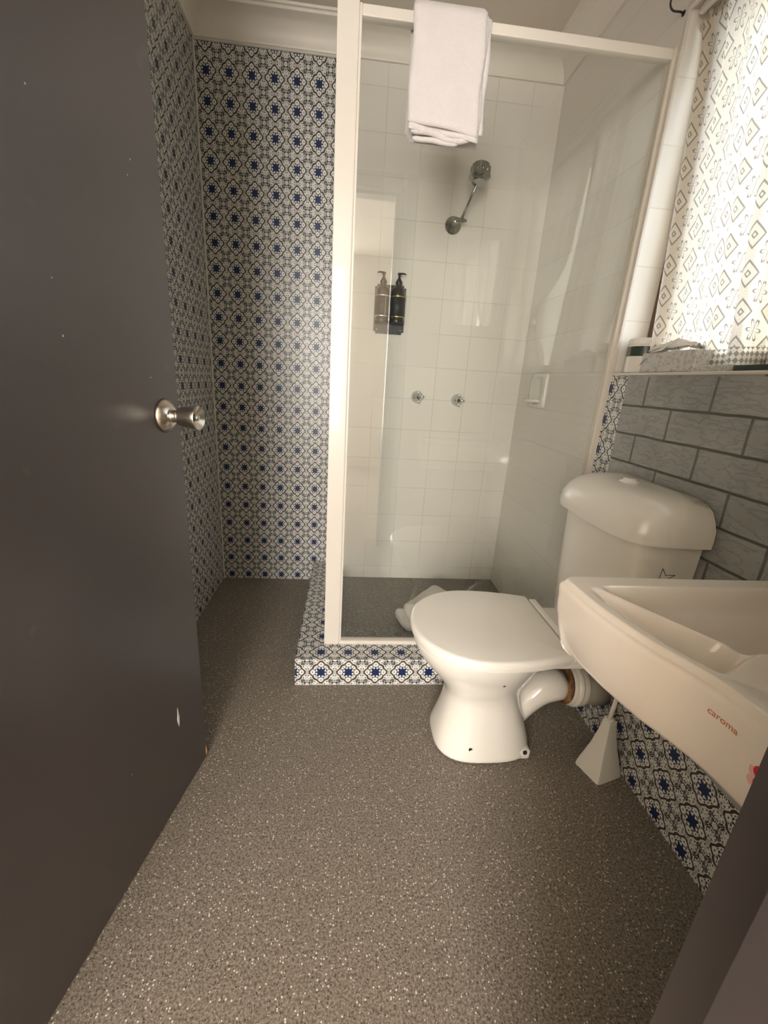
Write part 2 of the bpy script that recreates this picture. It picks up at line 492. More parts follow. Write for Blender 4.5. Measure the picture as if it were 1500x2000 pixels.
# back wall: patterned tiles to the left of the shower, cream tiles inside it
bm = bmesh.new(); add_box(bm, XL - .1, -.012, YB, YB + .1, 0, ZC, 0); add_box(bm, -.012, XW, YB, YB + .1, 0, ZC, 1)
struct(obj('wall_back', bm, ['motif_back', 'tile_back']))
bm = bmesh.new(); add_box(bm, XL - .1, XL, YF - .11, YB, 0, ZC)
struct(obj('wall_left', bm, 'motif_left'))
bm = bmesh.new()
add_box(bm, XR, XW, YR, YB, 0, ZC, 0)                     # inside the shower, its end is the tiled window reveal
add_box(bm, XR, XW, YF - .11, YR, ZH, ZC, 1)              # above the window
add_box(bm, XR, XW, YF - .11, YN, 0, ZH, 1)               # nearer than the window
add_box(bm, XR, XW, 1.292, YR, .26, ZS - .008, 2)         # strip of patterned tiles
add_box(bm, XR, XW, YN, 1.292, .26, ZS - .008, 3)         # painted brick
add_box(bm, XR, XW, YN, YR, 0, .26, 4)                    # patterned tiles along the floor
struct(obj('wall_right', bm, ['tile_right', 'paint', 'motif_strip', 'brick', 'motif_right']))
# near wall with the doorway
DX0, DX1, ZD = -.538, .245, 2.05
bm = bmesh.new()
add_box(bm, XL, DX0, .06, YF, 0, ZC); add_box(bm, DX1 + .02, XR, .06, YF, 0, ZC); add_box(bm, DX0, DX1 + .02, .06, YF, ZD + .02, ZC)
struct(obj('wall_front', bm, 'paint'))
# cornice all round, hollow cove with small beads
prof = [(0, 2.300), (.010, 2.300), (.012, 2.306)]
for k in range(9):
    a = k / 8 * pi / 2
    prof.append((.012 + .070 * (1 - math.cos(a)), 2.306 + .062 * math.sin(a)))
prof += [(.084, 2.369), (.086, 2.377), (.094, 2.378), (.096, 2.385), (0, 2.385)]
bm = bmesh.new(); rr = []
for (d, z) in prof:
    rr.append([bm.verts.new(p) for p in ((XL + d, YF + d, z), (XR - d, YF + d, z), (XR - d, YB - d, z), (XL + d, YB - d, z))])
for a, b in zip(rr, rr[1:] + rr[:1]):
    for k in range(4): bm.faces.new((a[k], a[(k + 1) % 4], b[(k + 1) % 4], b[k]))
struct(autosm(obj('trim_1', bm, 'cornice'), 30) or bpy.data.objects['trim_1'])
# pale sealant in the corner of the patterned walls
struct(obj('trim_2', tube([(XL + .003, YB - .003, .0), (XL + .003, YB - .003, 2.30)], .005, 8), 'powder_grey'))
# patterned tile edge bead between wall and cornice
struct(obj('trim_3', box(XL, -.012, YB - .006, YB, 2.292, 2.300), 'powder_grey'))

# shower: raised floor and tiled kerb (kerb: front face / top / sides)
KZ = .111
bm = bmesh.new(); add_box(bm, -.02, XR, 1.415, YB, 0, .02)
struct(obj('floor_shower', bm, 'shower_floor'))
bm = bmesh.new()
out = [(-.161, 1.295), (XR, 1.295), (XR, 1.412), (-.022, 1.412), (-.022, YB), (-.161, YB)]
lo = [bm.verts.new((x, y, 0)) for x, y in out]; hi = [bm.verts.new((x, y, KZ)) for x, y in out]
for k in range(6):
    f = bm.faces.new((lo[k], lo[(k + 1) % 6], hi[(k + 1) % 6], hi[k]))
    f.material_index = 0 if k in (0, 2) else 2
f = bm.faces.new(hi); f.material_index = 1
kerb = struct(obj('trim_4', bm, ['motif_kerb_front', 'motif_kerb_top', 'motif_left']))

# ------------------------------------------------------------------ window
win = bpy.data.objects.new('window_1', None); C.objects.link(win); win['kind'] = 'structure'
bm = bmesh.new(); fx0, fx1 = .940, 1.005
for (a, b, c, d) in ((YN, YR, ZS, ZS + .05), (YN, YR, ZH - .05, ZH), (YN, YN + .045, ZS, ZH), (YR - .045, YR, ZS, ZH), (.835, .870, ZS, ZH)):
    add_box(bm, fx0, fx1, a, b, c, d, 0, .004, 1)
for a in (YR - .06, .82, .87, YN + .045): add_box(bm, .975, .998, a, a + .015, ZS + .05, ZH - .05, 0)
obj('window_frame', bm, 'bronze', win)
obj('pane', box(.985, .989, YN + .03, YR - .03, ZS + .03, ZH - .03), 'clear', win)
bm = bmesh.new(); add_box(bm, XR - .004, fx0, YN, YR, ZS - .008, ZS, 0, .002, 1)
obj('window_sill', bm, 'powder', win)
bm = bmesh.new()
add_box(bm, XR - .006, XR + .006, YN, YR + .004, ZH - .006, ZH + .012, 0, .002, 1)   # painted edge of the window head
add_box(bm, XR - .004, XR + .004, YR - .004, YR + .006, ZS, ZH + .004, 0, .001, 1)   # corner bead of the tiled reveal
obj('head_trim', bm, 'powder', win)
# outside
struct(obj('wall_outside', box(3.6, 3.8, 2.6, 16, -1, 7.5), 'render'))
struct(obj('floor_outside', box(XW, 3.6, -3, 12, -.25, -.2), 'lawn'))

# curtain rail and blocks under the window head
t = thing('curtain_rail', 'white curtain rail along the top of the window opening', 'curtain rail', loc=(.90, .86, 2.04))
bm = bmesh.new(); add_box(bm, .872, .884, YN + .01, YR - .012, 2.040, 2.058, 0, .002, 1)
obj('track', bm, 'powder', t)
obj('rod', tube([(.905, YN + .005, 2.028), (.905, YR - .004, 2.028)], .0065, 12), 'powder', t)
bm = lathe((.905, YR - .001, 2.028), (0, -1, 0), [(0, .016), (.006, .016), (.010, .010), (.022, .009)], 20)
obj('end_bracket', bm, 'powder', t, True)
attach(t)

# lace curtains
def curtain(name, yl_top, yr_top, yl_bot, yr_bot, folds, amp, zt, zb, x0, label, waist=None, seed=1, width=None):
    random.seed(seed); nu, nv = 260, 90
    bm = bmesh.new(); uvl = bm.loops.layers.uv.new('UVMap'); V = []; UV = {}
    ph = [random.uniform(0, 2 * pi) for _ in range(4)]
    W = width or abs(yl_top - yr_top) * 1.35
    for j in range(nv + 1):
        v = j / nv; row = []
        a = yl_top + (yl_bot - yl_top) * v; b = yr_top + (yr_bot - yr_top) * v
        if waist:
            wz, ww, wc = waist; g = math.exp(-((v - wz) / .13) ** 2)
            ca, cb = wc + ww / 2, wc - ww / 2
            a = a * (1 - g) + ca * g; b = b * (1 - g) + cb * g
        for i in range(nu + 1):
            s = i / nu
            am = amp * (.55 + .45 * math.sin(ph[0] + 3.1 * s * pi)) * (.75 + .35 * v)
            xx = x0 + am * math.sin(folds * 2 * pi * s + ph[1] + .5 * math.sin(5 * s + 2 * v)) + .25 * am * math.sin(folds * 4.6 * pi * s + ph[2] + v)
            if v < .03: xx = .905 - .009 + (xx - x0) * .3
            elif v < .15: xx = xx + (.905 - .009 - x0) * (1 - (v - .03) / .12) ** 2
            yy = a + (b - a) * s + .006 * math.sin(folds * 3 * pi * s + ph[3])
            p = bm.verts.new((xx, yy, zt + (zb - zt) * v + (.003 * math.sin(folds * 2 * pi * s) if j == nv else 0)))
            UV[p] = (s * W, (1 - v) * (zt - zb)); row.append(p)
        V.append(row)
    for j in range(nv):
        for i in range(nu):
            f = bm.faces.new((V[j][i], V[j][i + 1], V[j + 1][i + 1], V[j + 1][i]))
            for l in f.loops: l[uvl].uv = UV[l.vert]
    o = obj(name, bm, 'lace', None, True)
    return tag(o, label, 'curtain')
curtain('lace_curtain', 1.372, .945, 1.268, .815, 5.0, .022, 2.045, 1.163, .908,
        'white lace curtain with diamond pattern hanging straight behind the tissue box', seed=3, width=.78)
cb = curtain('lace_curtain', .925, .36, .785, .36, 4.0, .012, 2.045, 1.163, .906,
        'narrow white lace curtain gathered by a tie, mirrored in the shower glass', waist=(.72, .12, .50), seed=5, width=.7)
bm = bmesh.new(); add_lathe(bm, (.906, .50, 1.40), (0, 0, 1), [(0, .045), (.012, .048), (.024, .045)], 24, caps=False)
for v in bm.verts: v.co.x = .906 + (v.co.x - .906) * .62; v.co.y = .5 + (v.co.y - .5) * 1.45
obj('curtain_tie', bm, 'tissue', cb, True)

# ------------------------------------------------------------------ door and jambs
d0 = Vector((-.379, .999, 0)); dd = Vector((.176, .984, 0)).normalized(); nn = Vector((dd.y, -dd.x, 0))
def door_box(a0, a1, n0, n1, z0, z1, bev=0.):
    bm = bmesh.new(); add_box(bm, a0, a1, n0, n1, z0, z1, 0, bev, 2)
    T = Matrix((( dd.x, nn.x, 0, d0.x), (dd.y, nn.y, 0, d0.y), (0, 0, 1, 0), (0, 0, 0, 1)))
    bmesh.ops.transform(bm, matrix=T, verts=bm.verts[:]); return bm
door = struct(obj('door_1', door_box(-.80, 0, -.035, 0, .004, 2.035, .0015), 'door'))
def on_door(a, n, z): return d0 + dd * a + nn * n + Vector((0, 0, z))
kb = on_door(-.053, 0, .985)
rose = obj('door_rose', lathe(kb, nn, [(0, .034), (.002, .0345), (.006, .033), (.017, .020), (.018, .017)], 48), 'steel', door); autosm(rose, 40)
shadow = obj('rose_shade_ring', lathe(kb - nn * .0004, nn, [(0, .0355), (.0014, .0355)], 48), 'dark', door)  # dark ring standing in for the shadow around the rose
knob = obj('door_knob', lathe(kb, nn, [(.014, .0155), (.020, .013), (.028, .0125), (.031, .014), (.034, .0185), (.040, .021), (.066, .0245), (.074, .0255), (.0755, .0250), (.0745, .0235), (.067, .008), (.066, .0065)], 48), 'steel', door); autosm(knob, 28)
obj('lock_button', lathe(kb, nn, [(.066, .0065), (.074, .0060), (.0755, .0045)], 24), 'steel', knob, True)
obj('latch_plate', door_box(-.0005, .0012, -.028, -.006, .95, 1.02), 'steel', door)
ch = bmesh.new(); c0 = on_door(-.001, .0004, .018)
add_lathe(ch, on_door(-.0035, -.002, .004), (0, 0, 1), [(0, .003), (.015, .0045), (.03, .0035), (.042, .0008)], 10)
obj('bare_wood_chip', ch, 'wood', door, True)
bm = bmesh.new(); add_lathe(bm, on_door(-.115, .0002, .245), (0, 0, 1), [(-.028, .0008), (-.012, .0045), (0, .0055), (.010, .003), (.03, .0006)], 10)
for v in bm.verts:
    rel = v.co - on_door(0, .0002, 0); n_ = rel.dot(nn); v.co -= nn * n_ * .9
obj('paint_flake', bm, 'tissue', door, True)
# jambs
bm = bmesh.new()
add_box(bm, DX1, DX1 + .03, .045, YF, 0, ZD + .03)
add_box(bm, DX1 - .026, DX1, .055, .128, 0, ZD + .012)
add_box(bm, DX1 + .022, DX1 + .080, YF, YF + .010, 0, ZD + .07)
struct(obj('trim_5', bm, 'door'))
bm = bmesh.new()
add_box(bm, DX0 - .02, DX0, .045, YF + .002, 0, ZD + .03); add_box(bm, DX0, DX0 + .015, .055, .128, 0, ZD + .012)
struct(obj('trim_6', bm, 'door'))
bm = bmesh.new(); add_box(bm, DX0, DX1, .045, YF + .002, ZD, ZD + .03); add_box(bm, DX0, DX1, .055, .128, ZD - .015, ZD); add_box(bm, DX0, DX1 + .006, YF, YF + .010, ZD + .006, ZD + .07)
struct(obj('trim_7', bm, 'door'))

# ------------------------------------------------------------------ adjoining room behind the camera
def hall(name, *b, mat='hall'): struct(obj(name, box(*b), mat))
hall('floor_hall', -1.5, 1.8, -2.6, YF, -.06, -.001, mat='carpet')
hall('ceiling_hall', -1.5, 1.8, -2.6, .06, 2.4, 2.5)
hall('wall_hall_left', -1.6, -1.5, -2.6, .06, 0, 2.4); hall('wall_hall_right', 1.8, 1.9, -2.6, .06, 0, 2.4)
hall('wall_hall_back', -1.6, 1.9, -2.7, -2.6, 0, 2.4)
bm = bmesh.new(); add_box(bm, -1.6, XL - .1, .06, .17, 0, 2.4); add_box(bm, XW, 1.9, .06, .17, 0, 2.4)
struct(obj('wall_hall_front', bm, 'hall'))

# mirror over the basin (seen only mirrored in the shower glass)
t = thing('wall_mirror', 'frameless mirror above the basin, reflected in the shower glass', 'mirror', loc=(.70, YF, 1.42))
obj('mirror_pane', box(.565, .84, YF + .004, YF + .008, 1.42, 1.86), 'mirror', t)
for x in (.60, .80):
    for z in (1.425, 1.855): obj('mirror_clip', box(x - .008, x + .008, YF, YF + .012, z - .008, z + .008, .001, 1), 'chrome', t)
attach(t)

# ------------------------------------------------------------------ shower screen
t = thing('shower_screen', 'cream framed glass shower screen standing on the tiled kerb', 'shower screen', loc=(.40, YG, KZ))
bm = bmesh.new(); add_box(bm, -.062, -.006, YG - .002, YG + .030, KZ, 1.988, 0, .004, 2)
add_box(bm, -.006, .001, YG + .002, YG + .022, KZ + .012, 1.984, 0, .001, 1)
obj('post', bm, 'powder', t)
bm = bmesh.new(); add_box(bm, .001, .842, YG - .001, YG + .024, 1.957, 1.981, 0, .003, 2)
obj('header_rail', bm, 'powder', t)
bm = bmesh.new(); add_box(bm, -.006, .846, YG - .002, YG + .024, KZ, KZ + .016, 0, .003, 2)
obj('bottom_rail', bm, 'powder', t)
bm = bmesh.new()
add_box(bm, .838, .853, YG - .004, YG + .002, KZ, 1.985, 0, .0015, 1)
add_box(bm, .841, .853, YG + .002, YG + .016, KZ, 1.985, 0, .0015, 1)
add_box(bm, .836, .853, YG + .016, YG + .024, KZ, 1.985, 0, .0015, 1)
obj('wall_channel', bm, 'powder', t)
obj('glass_pane', box(.001, .842, YG + .008, YG + .012, KZ + .014, 1.96), 'glass', t)
for z in (.82, .93): obj('striker', box(-.008, -.002, YG + .026, YG + .034, z, z + .04, .001, 1), 'seat', t)
attach(t)

# towel over the header rail
def towel_layer(bm, x0, x1, zf0, zf1, zb, off, th, seed):
    """cloth over the rail: front drop to zf (left / right end), back drop to zb"""
    random.seed(seed); ph = random.uniform(0, 6)
    yc, zt, rr = YG + .011, 1.976, .016 + off
    def path(zf):
        pts = []; nA = 26
        for k in range(nA): pts.append((yc - rr - .004, zf + (zt - zf) * k / nA))
        for k in range(9):
            a = pi * k / 8; pts.append((yc - rr * math.cos(a) - (.004 if k == 0 else 0), zt + rr * .75 * math.sin(a)))
        for k in range(1, 11): pts.append((yc + rr, zt - (zt - zb) * k / 10))
        return pts
    nx = 22; rows = []
    for i in range(nx + 1):
        s = i / nx; x = x0 + (x1 - x0) * s; zf = zf0 + (zf1 - zf0) * s
        p = path(zf); row = []
        for k, (y, z) in enumerate(p):
            drop = max(0, (zt - z)) / .25
            if k < 27:
                y2 = y - .004 * math.sin(s * 7 + ph + z * 9) * min(1, drop) - .006 * drop
                x2 = x + .012 * drop * (-.2 + .3 * s) + .002 * math.sin(z * 40 + ph)
            else: y2, x2 = y, x
            row.append((x2, y2, z))
        rows.append(row)
    m = len(rows[0]); O = [[None] * m for _ in rows]; I = [[None] * m for _ in rows]
    for i in range(nx + 1):
        e = min(1, min(i, nx - i) / 1.2) ** .5
        for k in range(m):
            a = Vector(rows[i][max(0, k - 1)]); b = Vector(rows[i][min(m - 1, k + 1)]); d = (b - a).normalized(); nrm = Vector((0, -d.z, d.y))
            if nrm.length < .1: nrm = Vector((0, -1, 0))
            ee = max(.12, e) * (1 if 0 < k < m - 1 else .5)
            O[i][k] = bm.verts.new(Vector(rows[i][k]) + nrm * th / 2 * ee); I[i][k] = bm.verts.new(Vector(rows[i][k]) - nrm * th / 2 * ee)
    for i in range(nx):
        for k in range(m - 1):
            bm.faces.new((O[i][k], O[i + 1][k], O[i + 1][k + 1], O[i][k + 1])); bm.faces.new((I[i][k], I[i][k + 1], I[i + 1][k + 1], I[i + 1][k]))
        bm.faces.new((O[i][0], I[i][0], I[i + 1][0], O[i + 1][0])); bm.faces.new((O[i][m - 1], O[i + 1][m - 1], I[i + 1][m - 1], I[i][m - 1]))
    for i in (0, nx):
        for k in range(m - 1): bm.faces.new((O[i][k], O[i][k + 1], I[i][k + 1], I[i][k]))
bm = bmesh.new()
towel_layer(bm, .130, .318, 1.742, 1.722, 1.74, .014, .010, 1)      # outer fold
towel_layer(bm, .136, .324, 1.728, 1.712, 1.73, .006, .007, 2)
towel_layer(bm, .140, .334, 1.735, 1.735, 1.72, .000, .006, 4)
# rolled hem showing under the outer fold
hem = [(.140 + .165 * k / 14, YG - .016 + .003 * math.sin(k * .9), 1.728 - .012 * (k / 14) + .004 * math.sin(k * .5)) for k in range(15)]
add_tube(bm, hem, [.004] + [.0085] * 12 + [.006, .002], 12)
hem = [(.146 + .125 * k / 12, YG - .012 + .002 * math.sin(k * .9), 1.713 - .004 * (k / 12)) for k in range(13)]
add_tube(bm, hem, [.003] + [.0062] * 11 + [.003], 12)
tw = obj('hanging_towel', bm, 'terry', None, True)
tag(tw, 'white folded towel hanging over the top rail of the shower screen', 'towel')

# towel left on the shower floor
def lump(rings, mat, name, par=None):
    o = obj(name, loft(rings), mat, par, True); smoothmod(o, 2)
    tx = bpy.data.textures.new(name, 'CLOUDS'); tx.noise_scale = .06
    dm = o.modifiers.new('creases', 'DISPLACE'); dm.texture = tx; dm.strength = .014; dm.mid_level = .5; dm.texture_coords = 'LOCAL'
    return o
def slab(cx, cyy, a, b, z0, z1, rot, tw_=0.):
    rings = []; n = 28
    for (z, k) in ((z0, .90), (z0 + .004, 1.0), ((z0 + z1) / 2, 1.03), (z1 - .004, .99), (z1, .86)):
        rg = []
        for i in range(n):
            t_ = 2 * pi * i / n; c, s = math.cos(t_), math.sin(t_)
            x = a * k * math.copysign(abs(c) ** .45, c); y = b * k * math.copysign(abs(s) ** .45, s)
            zz = z + tw_ * x + (.006 * math.sin(3 * t_) if z > z0 + .01 else 0)
            rg.append(Vector((cx + x * math.cos(rot) - y * math.sin(rot), cyy + x * math.sin(rot) + y * math.cos(rot), zz)))
        rings.append(rg)
    return rings
fl = lump(slab(.375, 1.70, .115, .085, .024, .062, .25), 'terry2', 'crumpled_towel')
tag(fl, 'crumpled grey white towel lying on the shower floor behind the toilet seat', 'towel')
lump(slab(.42, 1.83, .135, .06, .026, .070, .75, .10), 'terry2', 'towel_fold', fl)
lump(slab(.395, 1.70, .10, .07, .060, .088, .12), 'terry2', 'towel_fold', fl)

# ------------------------------------------------------------------ shower fittings
t = thing('overhead_shower', 'dulled chrome shower head on a slanted arm on the cream tiles', 'shower head', loc=(.437, YB, 1.76))
F = Vector((.437, YB, 1.762)); El = Vector((.455, 2.075, 1.762)); Hd = Vector((.484, 1.955, 1.872))
o = obj('wall_flange', lathe(F, (0, -1, 0), [(0, .036), (.004, .036), (.010, .030), (.014, .022), (.022, .014), (.072, .011), (.074, .004)], 36), 'dull_chrome', t); autosm(o, 35)
bm = bmesh.new(); add_lathe(bm, El + Vector((-.022, 0, 0)), (1, 0, 0), [(0, .009), (.034, .009), (.038, .006), (.046, .005), (.048, .002)], 20)
o = obj('swivel_joint', bm, 'dull_chrome', t); autosm(o, 35)
obj('arm', tube([El, Vector((.484, 1.962, 1.862))], .0052, 14), 'dull_chrome', t, True)
hd = Vector((-.04, -.10, -1)).normalized()
hb = Vector((.488, 1.955, 1.917))
bm = bmesh.new(); add_lathe(bm, hb, hd, [(0, .031), (.003, .034), (.034, .035), (.036, .042), (.046, .043), (.052, .038), (.056, .030), (.063, .029), (.064, .012)], 36)
o = obj('head', bm, 'dull_chrome', t); autosm(o, 30)
bm = bmesh.new()
for k in range(10):
    a = 2 * pi * k / 10; u_, v_, _ = frame_of(hd); c = hb + hd * .020 + (u_ * math.cos(a) + v_ * math.sin(a)) * .0345
    add_lathe(bm, c - hd * .014, hd, [(0, .003), (.002, .005), (.026, .005), (.028, .003)], 8)
obj('grip_rib', bm, 'dull_chrome', t, True)
attach(t)

def tap(x, z, ang, label):
    t = thing('shower_tap', label, 'tap', 'shower taps', loc=(x, YB, z))
    O = Vector((x, YB, z))
    o = obj('flange', lathe(O, (0, -1, 0), [(0, .030), (.003, .030), (.010, .028), (.022, .022), (.030, .014), (.034, .012)], 36), 'chrome', t); autosm(o, 40)
    o = obj('spindle', lathe(O + Vector((0, -.030, 0)), (0, -1, 0), [(0, .012), (.018, .012), (.021, .010), (.026, .004)], 24), 'chrome', t); autosm(o, 40)
    bm = bmesh.new(); c = O + Vector((0, -.041, 0))
    for k in range(4):
        a = ang + k * pi / 2; d = Vector((math.cos(a), 0, math.sin(a)))
        add_lathe(bm, c, d, [(.004, .0045), (.020, .0042), (.026, .0055), (.029, .004), (.030, .001)], 14)
    obj('cross_handle', bm, 'chrome', t, True)
    attach(t); return t
tap(.338, 1.016, .12, 'left chrome shower tap with cross handle, nearer the soap dispensers')
tap(.541, 1.012, .0, 'right chrome shower tap with cross handle, under the shower head')

# ceramic soap dish set on the right tiles
t = thing('soap_dish', 'cream ceramic soap dish set in the right shower wall', 'soap dish', loc=(XR, 1.905, 1.004))
bm = bmesh.new()
n = 40; yc_, zc_ = 1.905, 1.083
outer = []; rim = []; back = []
for k in range(n):
    a = 2 * pi * k / n; c, s = math.cos(a), math.sin(a)
    q = lambda e, A, B: (A * math.copysign(abs(c) ** (2 / e), c), B * math.copysign(abs(s) ** (2 / e), s))
    y0_, z0_ = q(9, .077, .077); y1_, z1_ = q(7, .074, .074); y2_, z2_ = q(2.5, .054, .056); y3_, z3_ = q(2.5, .044, .046)
    outer.append([Vector((XR - d, yc_ + y, zc_ + z)) for d, y, z in ((0, y0_, z0_), (.006, y0_, z0_), (.016, y1_ * .98, z1_ * .98), (.018, y2_ * 1.1, z2_ * 1.1), (.014, y2_, z2_), (.002, y3_, z3_))])
R = [[bm.verts.new(outer[k][j]) for k in range(n)] for j in range(6)]
for a, b in zip(R, R[1:]):
    for k in range(n): bm.faces.new((a[k], a[(k + 1) % n], b[(k + 1) % n], b[k]))
bm.faces.new(R[-1])
obj('surround', bm, 'plastic', t, True)
bm = bmesh.new(); V = []
for i in range(15):
    a = pi * i / 14; y = yc_ - .056 * math.cos(a); o_ = .052 * math.sin(a)
    V.append([bm.verts.new(p) for p in ((XR - .004, y, 1.034), (XR - .012 - o_, y, 1.030), (XR - .014 - o_, y, 1.044), (XR - .009 - o_, y, 1.044), (XR - .006 - o_ * .8, y, 1.038), (XR - .003, y, 1.040))])
for a, b in zip(V, V[1:]):
    for k in range(6): bm.faces.new((a[k], a[(k + 1) % 6], b[(k + 1) % 6], b[k]))
bm.faces.new(V[0]); bm.faces.new(V[-1][::-1])
obj('tray', bm, 'plastic', t, True); attach(t)

# soap dispensers on a black wall bracket
br = thing('dispenser_bracket', 'black wall bracket holding two pump bottles on the cream tiles', 'bracket', loc=(.185, YB, 1.296))
bm = bmesh.new()
pl = [(x, z) for x, z in chaikin([(.117, 1.297), (.256, 1.297), (.256, 1.503), (.117, 1.503)], 0)]
add_box(bm, .103, .246, YB - .005, YB, 1.294, 1.503, 0, .0)
es = [e for e in bm.edges if abs(e.verts[0].co.y - e.verts[1].co.y) > .004]
bmesh.ops.bevel(bm, geom=es, offset=.010, segments=5, affect='EDGES')
obj('back_plate', bm, 'black', br)
bm = bmesh.new()
for cx in (.138, .208): add_lathe(bm, (cx, YB - .034, 1.338), (0, 0, 1), [(0, .031), (.003, .0348), (.012, .0348), (.012, .0338), (.004, .0338)], 32, caps=True)
add_box(bm, .12, .23, YB - .02, YB - .004, 1.339, 1.35)
obj('cup_holder', bm, 'black', br, False)
for x in (.119, .231):
    obj('screw', lathe((x, YB - .005, 1.312), (0, -1, 0), [(0, .0035), (.0012, .003), (.0018, .001)], 14), 'silver', br, True)
attach(br)
def bottle(cx, foil, sgn, label):
    t = thing('pump_bottle', label, 'bottle', loc=(cx, YB - .036, 1.345))
    O = Vector((cx, YB - .036, 1.343))
    o = obj('bottle_body', lathe(O, (0, 0, 1), [(0, .030), (.003, .0325), (.112, .0325), (.128, .0315), (.141, .026), (.150, .0175), (.158, .0145)], 40), 'black2', t); autosm(o, 50)
    lb = obj('label', lathe(O, (0, 0, 1), [(.020, .0329), (.105, .0329)], 40), 'label', t, True)
    for h in (.020, .104):
        obj('foil_band', lathe(O, (0, 0, 1), [(h, .0329), (h, .0334), (h + .003, .0334), (h + .003, .0329)], 40), foil, lb)
    # vertical rule and a few lines of faint print
    bm = bmesh.new()
    def patch(a0, a1, h0, h1):
        m = 5; A = [bm.verts.new((O.x + .0332 * math.sin(a0 + (a1 - a0) * k / m), O.y - .0332 * math.cos(a0 + (a1 - a0) * k / m), O.z + h0)) for k in range(m + 1)]
        B = [bm.verts.new((O.x + .0332 * math.sin(a0 + (a1 - a0) * k / m), O.y - .0332 * math.cos(a0 + (a1 - a0) * k / m), O.z + h1)) for k in range(m + 1)]
        for k in range(m): bm.faces.new((A[k], A[k + 1], B[k + 1], B[k]))
    a = .35 if foil == 'silver' else -.35
    patch(a, a + .05, .024, .104)
    obj('label_rule', bm, foil if foil == 'silver' else 'label', lb)
    o = obj('collar', lathe(O + Vector((0, 0, .152)), (0, 0, 1), [(0, .0150), (.016, .0150), (.018, .0135), (.028, .008), (.032, .0055)], 28), 'black', t); autosm(o, 35)
    bm = bmesh.new(); add_lathe(bm, O + Vector((0, 0, .182)), (0, 0, 1), [(0, .0045), (.010, .0045), (.018, .008), (.021, .0085)], 18)
    e = O + Vector((0, 0, .2015))
    add_tube(bm, [e - Vector((sgn * .008, 0, 0)), e, e + Vector((sgn * .018, -.006, .0005)), e + Vector((sgn * .030, -.010, -.003))], [.003, .0048, .0036, .0022], 10)
    obj('pump', bm, 'black', t, True)
    attach(t)
bottle(.138, 'silver', -1, 'left pump bottle, silver bands on its label, nozzle pointing left')
bottle(.208, 'gold', 1, 'right pump bottle, gold bands on its label, nozzle pointing right')

# black hook at the corner of the window reveal
HX = Vector((XR, 1.402, 2.064))
t = thing('wall_hook', 'small black cup hook beside the top corner of the window', 'hook', loc=HX)
bm = lathe(HX, (-1, 0, 0), [(0, .0065), (.002, .0065), (.004, .003)], 14); obj('hook_plate', bm, 'black', t, True)
pts = [HX + Vector((-.002, 0, 0)), HX + Vector((-.010, 0, .002))]
for k in range(13):
    a = -pi * .55 - k / 12 * pi * 1.15; pts.append(HX + Vector((-.026, 0, .018)) + Vector((math.cos(a) * .017, 0, math.sin(a) * .017)))
obj('hook_wire', tube(pts, .0024, 10), 'black', t, True); attach(t)

# ------------------------------------------------------------------ toilet
TY = 1.065
t = thing('toilet', 'white close-coupled toilet with closed lid, standing before the tiled kerb', 'toilet', loc=(.46, TY, 0))
sec = [(0, .455, .152, .122, 3.0), (.010, .455, .154, .124, 3.0), (.030, .455, .152, .121, 2.8), (.070, .455, .142, .112, 2.6), (.115, .452, .128, .103, 2.5), (.165, .448, .115, .096, 2.4), (.195, .445, .114, .096, 2.3),
       (.235, .437, .128, .108, 2.2), (.280, .428, .158, .132, 2.15), (.325, .420, .188, .155, 2.1), (.360, .420, .203, .168, 2.1), (.378, .420, .207, .171, 2.1), (.384, .420, .204, .168, 2.1)]
pan = obj('pan', loft([sup(cx, TY, a, b, z, e) for z, cx, a, b, e in sec]), 'ceramic', t); smoothmod(pan, 1)
# cistern shelf behind the seat
bm = bmesh.new(); add_box(bm, .58, .80, TY - .135, TY + .135, .352, .392, 0, .010, 3)
sh = obj('rear_shelf', bm, 'ceramic', t); autosm(sh, 50)
# trap: rises from the foot, turns to the wall
tp = [(.552, .020, .036), (.572, .068, .038), (.598, .118, .043), (.632, .160, .048), (.672, .182, .050), (.735, .186, .050)]
o = obj('trap', tube([(x, TY + .01, z) for x, z, r in tp], [r for *_, r in tp], 32), 'ceramic', t); smoothmod(o, 1)
bm = bmesh.new(); add_box(bm, .50, .592, TY - .106, TY + .106, 0, .035, 0, .014, 3)
o = obj('rear_foot', bm, 'ceramic', t); autosm(o, 50)
for (x, y, z) in ((.398, TY - .1115, .050), (.572, TY - .106, .028)):
    obj('screw_hole', lathe((x, y + .002, z), (0, -1, 0), [(0, .0075), (.0035, .006)], 16), 'dark', t)
from mathutils.bvhtree import BVHTree
def cast(ob, o_, d_):
    bpy.context.view_layer.update(); dg = bpy.context.evaluated_depsgraph_get(); ev = ob.evaluated_get(dg); me_ = ev.to_mesh()
    b_ = BVHTree.FromPolygons([v.co.copy() for v in me_.vertices], [list(p.vertices) for p in me_.polygons]); ev.to_mesh_clear()
    return b_.ray_cast(Vector(o_), Vector(d_))
hit = cast(pan, (.452, .6, .305), (0, 1, 0))
obj('pin_hole', lathe(hit[0] - hit[1] * .002, hit[1], [(0, .0042), (.0025, .0038)], 12), 'dark', t)
